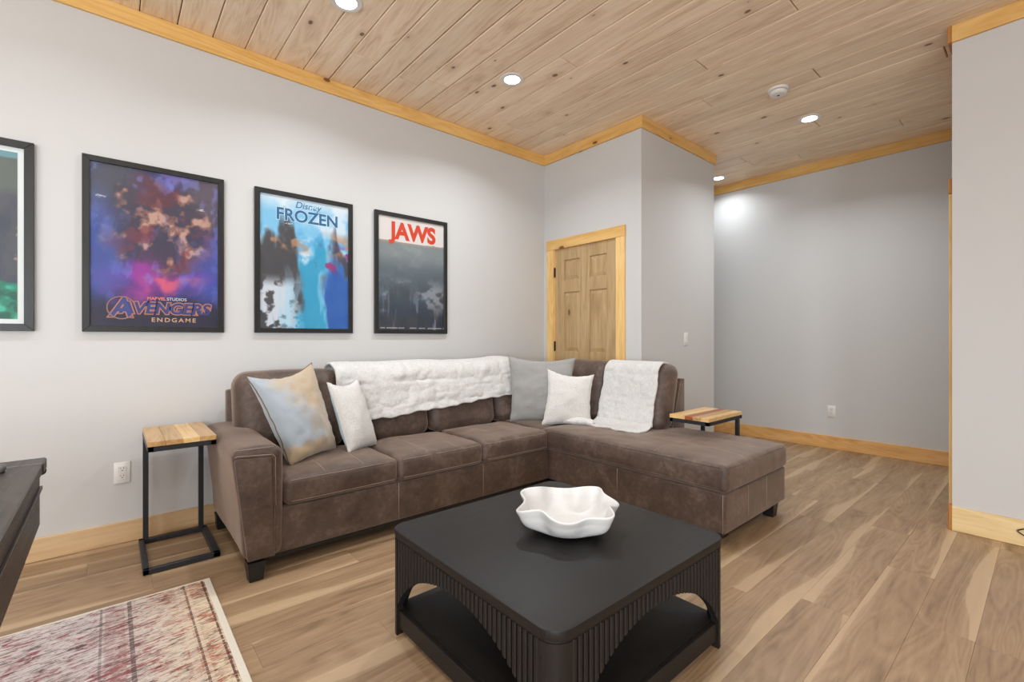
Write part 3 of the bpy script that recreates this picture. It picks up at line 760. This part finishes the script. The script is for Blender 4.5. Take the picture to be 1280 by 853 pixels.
# back cushions: leaning, rolled top
LEAN = .23
def back_fn(axis, seed):
    def f(x, y, z, uvw):
        u, v, w_ = uvw; a = u if axis == 0 else v; q = (v if axis == 0 else u)
        sh = LEAN * (z - .44)
        if axis == 0: side = -1; front = v < 0
        bul = .020 * (1 - a ** 4) * (1 - w_ ** 2)
        z2 = z + .012 * (1 - a ** 4) * max(0, w_) + .004 * nz(x, y, z, 6, seed)
        d = sh - (bul if q < 0 else 0) + .006 * nz(x, y, z, 8, seed)
        return (x, y + d, z2) if axis == 0 else (x + d, y, z2)
    return f
def end_piping(axis, b, seed, parent, r=.085, phi=R(58)):
    # welt running round the end face of a back cushion, on the rounded edge itself
    x0, x1, y0, y1, z0, z1 = b; f = back_fn(axis, seed); lo, hi = (y0, y1) if axis == 0 else (x0, x1)
    c2, h2, cz_, hz = (lo + hi) / 2, (hi - lo) / 2, (z0 + z1) / 2, (z1 - z0) / 2; pts = []
    end = (x0 if axis == 0 else y0) + r - r * math.cos(phi) - .001
    for (sy, sz, a0) in ((1, 1, 0), (-1, 1, 90), (-1, -1, 180), (1, -1, 270)):
        for k in range(9):
            t_ = R(a0 + 90 * k / 8); q = c2 + sy * (h2 - r) + r * math.sin(phi) * math.cos(t_); z = cz_ + sz * (hz - r) + r * math.sin(phi) * math.sin(t_)
            u = max(-1, min(1, (q - c2) / h2)); w_ = max(-1, min(1, (z - cz_) / hz))
            pts.append(f(end, q, z, (-1, u, w_)) if axis == 0 else f(q, end, z, (u, -1, w_)))
    MB().tube(pts, .004, 6, True).build('piping', LE, parent, True)
for i, (a, b) in enumerate(((.545, 1.168), (1.172, 1.805), (1.81, 2.43), (2.435, 2.985))):
    c_ = sbox('back_cushion', (a, b, 2.985, 3.205, .44, .938), .085, back_fn(0, i), .035)
    if i == 0: end_piping(0, (a, b, 2.985, 3.205, .44, .938), i, c_)
for i, (a, b) in enumerate(((1.85, 2.415), (2.42, 2.98))):
    c_ = sbox('back_cushion', (3.0, 3.205, a, b, .45, .948), .085, back_fn(1, i + 7), .035)
    if i == 0: end_piping(1, (3.0, 3.205, a, b, .45, .948), i + 7, c_)

# ------------------------------------------------------------------ throws
def sheet(fn, nu, nv, thick, name, mat, label, cat, parent=None):
    verts = []; faces = []
    for j in range(nv + 1):
        for i in range(nu + 1): verts.append(fn(i / nu, j / nv))
    for j in range(nv):
        for i in range(nu):
            k = j * (nu + 1) + i; faces.append((k, k + 1, k + nu + 2, k + nu + 1))
    me = bpy.data.meshes.new(name); me.from_pydata(verts, [], faces)
    o = link(name, me, mat, parent, True)
    s = o.modifiers.new('solid', 'SOLIDIFY'); s.thickness = thick; s.offset = 1; s.use_rim = True
    b = o.modifiers.new('sub', 'SUBSURF'); b.levels = 1; b.render_levels = 1
    return tag(o, label, cat)
def path_point(s, zb, off, zt=.952):
    """distance s up the cushion front from height zb, over its rolled top, down behind: gives (depth offset from 2.985, z)"""
    rr = .095; zc = zt - rr
    front = zc - zb
    if s < front:
        z = zb + s; return (-.022 - off + LEAN * (z - .44), z)
    a = (s - front) / rr
    if a < math.pi * .75:
        yc = rr - .012 + LEAN * (zc - .44)
        return (yc - (rr + off + .01) * math.cos(a), zc + (rr + off) * math.sin(a))
    a0 = math.pi * .75; e = s - front - a0 * rr
    yc = rr - .012 + LEAN * (zc - .44)
    return (yc - (rr + off + .01) * math.cos(a0) + e * .1, zc + (rr + off) * math.sin(a0) - e)
def throw1(u, v):
    x = 1.125 + u * (2.70 - 1.125)
    zb = .588 + .065 * u + .03 * u * u + .008 * math.sin(x * 46) * .5 + .012 * nz(x, 0, 0, 5, 3)
    tot = .952 - .095 - zb + .095 * math.pi * .75 + .06
    d, z = path_point(v * tot, zb, .004 + .006, .957 + .012 * nz(x, 0, 0, 3, 8) + (.02 * math.exp(-((x - 2.5) / .14) ** 2)))
    amp = .014 * nz(x, 0, z, 6, 1) + .009 * nz(x, 0, z, 15, 5) + .004 * nz(x * 2.0, 0, z, 28, 2) + .010 * max(0, nz(x * .5, v, z * 2.0, 12, 6))
    # stitched box pattern of the plush
    q = max(abs(math.sin(x * 14.5)) ** 14, abs(math.sin((z - .6) * 20)) ** 14) * .006
    return (x - .03 * v * (1 - u) + .008 * nz(0, 0, z, 9), 2.985 + d - abs(amp) + q, z + amp * .3)
sheet(throw1, 120, 46, .016, 'throw_blanket', M['throw'], 'long white plush throw spread over the sofa back below the posters', 'blanket')
def throw2(u, v):
    # v=0 seat hem, v=1 behind the cushion
    y = 1.918 + u * (2.405 - 1.918)
    lie = .15 + .06 * math.sin(u * 3.0) + .02 * math.sin(u * 9)
    front = .957 - .095 - .50; tot = lie + front + .095 * math.pi * .75 + .05; s = v * tot
    if s < lie:
        k = s / lie
        d = -.022 - .004 + LEAN * .05 - (1 - k) * lie; z = .488 + .012 * k ** 3 + .022 * k ** 5
    else:
        d, z = path_point(s - lie, .50, .010, .962)
    amp = .010 * nz(y, 0, z, 7, 11) + .007 * nz(y, s, z, 17, 5) + .003 * nz(y, s, z, 40, 2)
    q = max(abs(math.sin(y * 16)) ** 14, abs(math.sin((z - .6) * 17)) ** 14) * .006 if s > lie else 0
    yy = y + .05 * (u - .5) * (1 - v) * 0.5 + .012 * nz(0, 0, s, 8, 3) * 1.0
    if s <= lie: return (3.0 + d, yy, z + abs(amp))
    return (3.0 + d - abs(amp) + q, yy, z)
t2 = sheet(throw2, 44, 70, .016, 'throw_blanket', M['throw'], 'white plush throw hanging over the chaise end of the sofa back', 'blanket')
# gathered fold of the same throw lying on the seat
def fold(u, v):
    a = v * 2 * math.pi; y = 2.30 + u * .27; r_ = .03 * (1 - abs(2 * u - 1) ** 5) ** .5 * (1 + .25 * nz(u * 3, v, 0, 2, 1)) + .002
    xc = 2.80 - .03 * u + .02 * math.sin(u * 5)
    return (xc + 1.5 * r_ * math.cos(a), y, .466 + .030 + r_ * .95 * math.sin(a))
vs = []; fs = []; nu, nv = 22, 14
for i in range(nu + 1):
    for j in range(nv): vs.append(fold(i / nu, j / nv))
for i in range(nu):
    for j in range(nv): fs.append((i * nv + j, i * nv + (j + 1) % nv, (i + 1) * nv + (j + 1) % nv, (i + 1) * nv + j))
MB().pd(vs, fs).build('gathered_fold', M['throw'], t2, True)

# ------------------------------------------------------------------ cushions, each fixed by its four corners
def pillow(corners, thick, mat, label, piping=None, n=26, dent=.10, seed=0, backmat=None, wr=1.0):
    BL, BR, TR, TL = [Vector(c) for c in corners]
    cen = (BL + BR + TR + TL) / 4
    ex = ((BR - BL) + (TR - TL)).normalized(); ez = ((TL - BL) + (TR - BR)); ez = (ez - ex * ez.dot(ex)).normalized(); ny = ez.cross(ex)   # ny points to the back
    Mx = Matrix((ex, ny, ez)).transposed().to_4x4(); Mx.translation = cen
    root = empty('throw_pillow', cen, label, 'pillow'); root.rotation_euler = Mx.to_euler()
    inv = Mx.inverted()
    def P(u, v, side):
        uu = u * (1 - dent * (1 - v * v) ** 1.0); vv = v * (1 - dent * (1.5 if v > 0 else .5) * (1 - u * u))
        p = BL * (1 - uu) * (1 - vv) / 4 + BR * (1 + uu) * (1 - vv) / 4 + TR * (1 + uu) * (1 + vv) / 4 + TL * (1 - uu) * (1 + vv) / 4
        h = ((1 - u * u) * (1 - v * v)); t_ = thick / 2 * (max(h, 0) ** .42) * (1 - .12 * v)
        q = inv @ p
        w_ = wr * .014 * nz(u, v, 0, 2.3, seed) * h ** .3 + wr * (.010 * nz(u * 1.2, v * 2.2, side, 3.2, seed + 3) + .006 * nz(u * 2, v * 5, side, 2.5, seed + 5)) * h ** .25
        edge = .005 * nz(u, v * 7 + u * 7, 0, 1.5, seed) 
        return q + Vector((edge, side * (t_ + w_ * (h > 0)), edge))
    for side, nm in ((-1, 'front_cover'), (1, 'back_cover')):
        vs = []; fs = []
        def g(k):
            t_ = 2 * k / n - 1; return math.sin(t_ * math.pi / 2) * .6 + t_ * .4
        for j in range(n + 1):
            for i in range(n + 1): vs.append(P(g(i), g(j), side))
        for j in range(n):
            for i in range(n):
                k = j * (n + 1) + i; f = (k, k + 1, k + n + 2, k + n + 1); fs.append(f if side < 0 else f[::-1])
        me = bpy.data.meshes.new(nm); me.from_pydata([tuple(v) for v in vs], [], fs)
        o = link(nm, me, mat if side < 0 or not backmat else backmat, None, True); o.parent = root
    loop = [P(-1 + 2 * k / 20, -1, -1) for k in range(20)] + [P(1, -1 + 2 * k / 20, -1) for k in range(20)] + [P(1 - 2 * k / 20, 1, -1) for k in range(20)] + [P(-1, 1 - 2 * k / 20, -1) for k in range(20)]
    o = MB().tube(loop, .0035 if piping else .0025, 6, True).build('piping', piping or mat, None, True); o.parent = root
    return root
pillow([(.735, 2.690, .455), (1.06, 2.90, .462), (.925, 2.945, 1.0), (.552, 2.84, .945)], .22, M['velvet'], 'large tan and pale blue velvet throw pillow leaning on the left arm', M['velvet_piping'], seed=2, dent=.13, wr=1.1)
pillow([(1.075, 2.745, .458), (1.315, 2.88, .458), (1.205, 2.93, .888), (.985, 2.85, .885)], .14, M['pillow_white'], 'small white textured throw pillow beside the tan and blue one', seed=5, dent=.11, wr=.45, backmat=M['pillow_blue'])
pillow([(2.52, 2.955, .455), (2.90, 2.60, .46), (2.985, 2.645, .985), (2.525, 2.985, 1.0)], .15, M['pillow_grey'], 'large grey woven throw pillow in the sofa corner', seed=8, dent=.10)
pillow([(2.605, 2.665, .458), (2.90, 2.40, .458), (2.945, 2.415, .855), (2.705, 2.695, .90)], .13, M['pillow_white'], 'white throw pillow in front of the grey one', seed=12, dent=.12, wr=.5)

# ------------------------------------------------------------------ C-shaped side tables
def c_table(name_label, loc, rz, palette):
    root = empty('side_table', loc, name_label, 'table', rz=rz)
    # local: x width .30, y depth .48 (open end at -y, upright pair at +y), top at z .64
    W_, D_ = .142, .25
    def P(n, mb, mat, par=root, s=False):
        o = mb.build(n, mat, None, s); o.parent = par; return o
    Z = HT
    fr = MB(); fr.box(-W_, W_, -D_, -D_ + .025, Z - .05, Z - .025, .002); fr.box(-W_, W_, D_ - .025, D_, Z - .05, Z - .025, .002)
    fr.box(-W_, -W_ + .025, -D_, D_, Z - .05, Z - .025, .002); fr.box(W_ - .025, W_, -D_, D_, Z - .05, Z - .025, .002)
    P('top_frame', fr, M['black_metal'])
    for sx in (-1, 1):
        P('post', MB().box(sx * (W_ - .0125) - .0125, sx * (W_ - .0125) + .0125, D_ - .06, D_ - .035, .024, Z - .049, .002), M['black_metal'])
    b = MB(); b.box(-W_ - .018, -W_ + .007, -D_, D_ - .03, .004, .029, .002); b.box(W_ - .013, W_ + .018, -D_, D_ - .03, .004, .029, .002)
    b.box(-W_ - .018, W_ + .018, -D_, -D_ + .025, .004, .029, .002); b.box(-W_ - .018, W_ + .012, D_ - .06, D_ - .035, .004, .029, .002)
    P('base_frame', b, M['black_metal'])
    for sx in (-1, 1):
        for y in (-D_ + .02, D_ - .05): P('glide', MB().lathe([(.008, 0), (.008, .005)], 10, (sx * (W_ - .0), y, 0)), M['white_plastic'])
    n = len(palette); wd = 2 * W_ / n
    for i, c_ in enumerate(palette):
        P('board', MB().box(-W_ + wd * i + .0003, -W_ + wd * (i + 1) - .0003, -D_ - .002, D_ + .002, Z - .0245, Z, .0012), M[c_])
    return root
M['acacia_tan'] = wood('acacia_tan', (150, 112, 66), (192, 152, 100), (212, 176, 124), 1, 0, .3, rnd=.04)
M['acacia_pale'] = wood('acacia_pale', (196, 150, 90), (222, 182, 122), (238, 206, 150), 1, 0, .3, rnd=.04)
M['acacia_red'] = wood('acacia_red', (112, 56, 28), (154, 84, 46), (180, 108, 64), 1, 0, .3, rnd=.04)
HT = .645
c_table('slim black side table with wooden top left of the sofa arm', (.277, 3.11, 0), 0, ['acacia_tan', 'acacia_tan', 'acacia_pale', 'acacia_tan'])
HT = .617
c_table('black side table with striped wooden top over the chaise', (3.235, 1.625, 0), R(-90), ['acacia_pale', 'acacia_pale', 'acacia_red', 'acacia_tan', 'acacia_pale'])

# ------------------------------------------------------------------ coffee table
TX0, TX1, TY0, TY1, TZ = .836, 1.768, .806, 1.722, .405
cx, cy = (TX0 + TX1) / 2, (TY0 + TY1) / 2
ct_ = empty('coffee_table', (cx, cy, 0), 'square black coffee table with fluted arched sides', 'table')
def rrect(x0, x1, y0, y1, r, n=8):
    p = []
    for (px, py, a0) in ((x1 - r, y1 - r, 0), (x0 + r, y1 - r, 90), (x0 + r, y0 + r, 180), (x1 - r, y0 + r, 270)):
        for k in range(n + 1):
            a = R(a0 + 90 * k / n); p.append((px + r * math.cos(a), py + r * math.sin(a)))
    return p
rad = .065
m = MB(); m.prism(rrect(TX0, TX1, TY0, TY1, rad), 2, TZ - .026, TZ, .0022, 2); m.build('tabletop', M['table_black'], ct_, 'auto')
e = .004
m = MB(); m.prism(rrect(TX0 + e, TX1 - e, TY0 + e, TY1 - e, rad - e), 2, TZ - .034, TZ - .026); m.build('top_rim', M['table_black'], ct_, 'auto')
m = MB(); m.prism(rrect(TX0 + .010, TX1 - .010, TY0 + .010, TY1 - .010, .057), 2, .028, .093, .003, 2); m.prism(rrect(TX0 + .03, TX1 - .03, TY0 + .03, TY1 - .03, .04), 2, .0931, .0975); m.build('bottom_shelf', M['table_black'], ct_)
AR, AB = .418, .318
# rounded corner posts (smooth quarter rounds)
for (sx, sy) in ((0, 0), (1, 0), (1, 1), (0, 1)):
    px = TX0 + rad if sx == 0 else TX1 - rad; py = TY0 + rad if sy == 0 else TY1 - rad
    a0 = {(0, 0): 180, (1, 0): 270, (1, 1): 0, (0, 1): 90}[(sx, sy)]
    out = [(px + (rad - .002) * math.cos(R(a0 + 90 * k / 8)), py + (rad - .002) * math.sin(R(a0 + 90 * k / 8))) for k in range(9)]
    inn = [(px + (rad - .03) * math.cos(R(a0 + 90 * k / 8)), py + (rad - .03) * math.sin(R(a0 + 90 * k / 8))) for k in range(9)]
    MB().prism(out + inn[::-1], 2, 0.0, TZ - .0345).build('corner_post', M['table_black'], ct_, 'auto')
def arch_z(s):
    return AB * math.sqrt(max(0, 1 - (s / AR) ** 2)) if abs(s) < AR else 0.0
NS = 36
for k in range(4):
    half = ((TY1 - TY0) if k % 2 == 0 else (TX1 - TX0)) / 2 - rad
    mid = cy if k % 2 == 0 else cx
    def place(s, d, z):      # s along the side, d inward from the outer face
        if k == 0: return (TX0 + d, cy + s, z)
        if k == 1: return (cx + s, TY0 + d, z)
        if k == 2: return (TX1 - d, cy + s, z)
        return (cx + s, TY1 - d, z)
    # backing board with an arched opening
    N = 48; vs = []; fs = []
    for i in range(N + 1):
        s = -half + 2 * half * i / N; za = arch_z(s)
        for d in (.010, .028):
            vs.append(place(s, d, za)); vs.append(place(s, d, TZ - .0345))
    for i in range(N):
        a, b = i * 4, (i + 1) * 4
        fs += [(a, b, b + 1, a + 1), (a + 2, a + 3, b + 3, b + 2), (a, a + 2, b + 2, b), (a + 1, b + 1, b + 3, a + 3)]
    fs += [(0, 1, 3, 2), (N * 4, N * 4 + 2, N * 4 + 3, N * 4 + 1)]
    side = MB().pd(vs, fs).build('side_panel', M['table_groove'], ct_)
    pw = 2 * half / NS
    for i in range(NS):
        s0, s1 = -half + pw * i + .0032, -half + pw * (i + 1) - .0032
        zt = TZ - .0345; vs = []
        ch = .003
        for s, d in ((s0, .012), (s0, .002 + ch), (s0 + ch, .002), (s1 - ch, .002), (s1, .002 + ch), (s1, .012)):
            vs.append(place(s, d, max(.0, arch_z(s) - .0008))); vs.append(place(s, d, zt))
        fs = [(2 * q, 2 * q + 2, 2 * q + 3, 2 * q + 1) for q in range(5)] + [(10, 0, 1, 11), (0, 2, 4, 6, 8, 10)[::-1], (1, 3, 5, 7, 9, 11)]
        MB().pd(vs, fs).build('slat', M['table_black'], side)

# ------------------------------------------------------------------ ruffled bowl
def bowl(u, v):
    th = u * 2 * math.pi; k = v
    lob = .62 * math.sin(7 * th + .5 + .5 * math.sin(th)) + .28 * math.sin(4 * th + 2.1) + .12 * math.sin(11 * th + .4)
    e_ = max(0, min(1, (k - .12) / .42)); e_ = e_ * e_ * (3 - 2 * e_)
    r = .085 + .100 * math.sin(k * math.pi / 2) ** .75
    r *= 1 + .155 * lob * e_
    z = .008 + .100 * k ** 1.5 + .011 * k ** 3 * math.sin(4 * th + 1.2) - .006 * lob * k ** 3
    r += .010 * max(0, k - .8) / .2
    return (r * math.cos(th), r * math.sin(th), z)
nu, nv = 160, 22; vs = []; fs = []
for j in range(nv + 1):
    for i in range(nu): vs.append(bowl(i / nu, j / nv))
for j in range(nv):
    for i in range(nu): fs.append((j * nu + i, j * nu + (i + 1) % nu, (j + 1) * nu + (i + 1) % nu, (j + 1) * nu + i))
fs.append(tuple(range(nu))[::-1])
me = bpy.data.meshes.new('bowl'); me.from_pydata(vs, [], fs)
bo = link('ruffled_bowl', me, M['ceramic'], None, True, (1.352, 1.240, TZ - .0005))
sm = bo.modifiers.new('solid', 'SOLIDIFY'); sm.thickness = .008; sm.offset = -1
sb = bo.modifiers.new('sub', 'SUBSURF'); sb.levels = 1; sb.render_levels = 1
tag(bo, 'white ceramic bowl with wavy ruffled rim on the black coffee table', 'bowl')

# ------------------------------------------------------------------ rug
rug = tag(MB().box(-2.2, .332, -.55, 2.612, .0005, .010, .003, 2).build('area_rug', M['rug']), 'distressed cream and red patterned rug at the lower left', 'rug')
m = MB(); m.box(.331, .357, -.55, 2.612, .0008, .0105, .003, 2); m.box(-2.2, .357, 2.611, 2.622, .0008, .0105, .003, 2)
m.build('bound_edge', M['rug_edge'], rug)

# ------------------------------------------------------------------ dark wooden table at the left edge
dt = empty('game_table', (-.85, 1.2, 0), 'dark espresso wood table cut by the left edge, standing on the rug', 'table')
EX, EY, EZ = -.145, 1.925, .80
m = MB(); m.box(-1.5, EX, .45, EY - .085, EZ - .03, EZ, .003); m.build('tabletop', M['espresso'], dt)
m = MB(); m.box(-1.5, EX + .003, EY - .084, EY, EZ - .031, EZ + .002, .004); m.build('end_board', M['espresso'], dt)
m = MB(); m.box(-1.45, EX - .010, .50, EY - .02, EZ - .188, EZ - .0305, .002)
m.build('apron', M['espresso'], dt)
m = MB(); m.box(EX - .010, EX - .004, .50, EY - .02, EZ - .085, EZ - .075, .001); m.build('apron_moulding', M['espresso'], dt)
m = MB(); m.lathe([(.004, -.012), (.009, -.008), (.011, 0), (.009, .008), (.004, .012)], 16, (EX - .008, EY - .004, EZ - .036)); m.build('corner_knob', M['black_foot'], dt, True)
for x in (-1.36, -.36):
    for y in (.6, 1.70): MB().box(x - .05, x + .05, y - .05, y + .05, .0105, EZ - .187, .004).build('leg', M['espresso'], dt)

hs = tag(MB().box(-.40, -.209, 1.772, 1.816, EZ + .0003, EZ + .019, .007, 3).build('remote_control', plain('grey_plastic', (88, 86, 84), .4), None, 'auto'), 'small grey rounded remote lying on the dark table at the left edge', 'remote')
hp = MB()
for k in range(4): hp.box(-.40 + .04 * k, -.385 + .04 * k, 1.786, 1.802, EZ + .0185, EZ + .0205, .0008)
tag(hp.build('buttons', M['slot'], hs), kind='stuff')

# ------------------------------------------------------------------ cord by the right baseboard
pts = [(3.80, .13 - .16 * k / 12, .083 + .035 * math.sin(k / 12 * 2.0)) for k in range(13)]
pts = [(3.808, .02, .115), (3.806, .07, .106), (3.804, .11, .1), (3.803, .132, .087), (3.804, .132, .08), (3.803, .11, .066), (3.802, .06, .045), (3.79, -.02, .012), (3.76, -.12, .006), (3.72, -.3, .006)]
tag(MB().tube(pts, .0032, 8).build('power_cord', M['cord'], None, True), 'thin black cord looped against the pale baseboard at the right edge', 'cord')
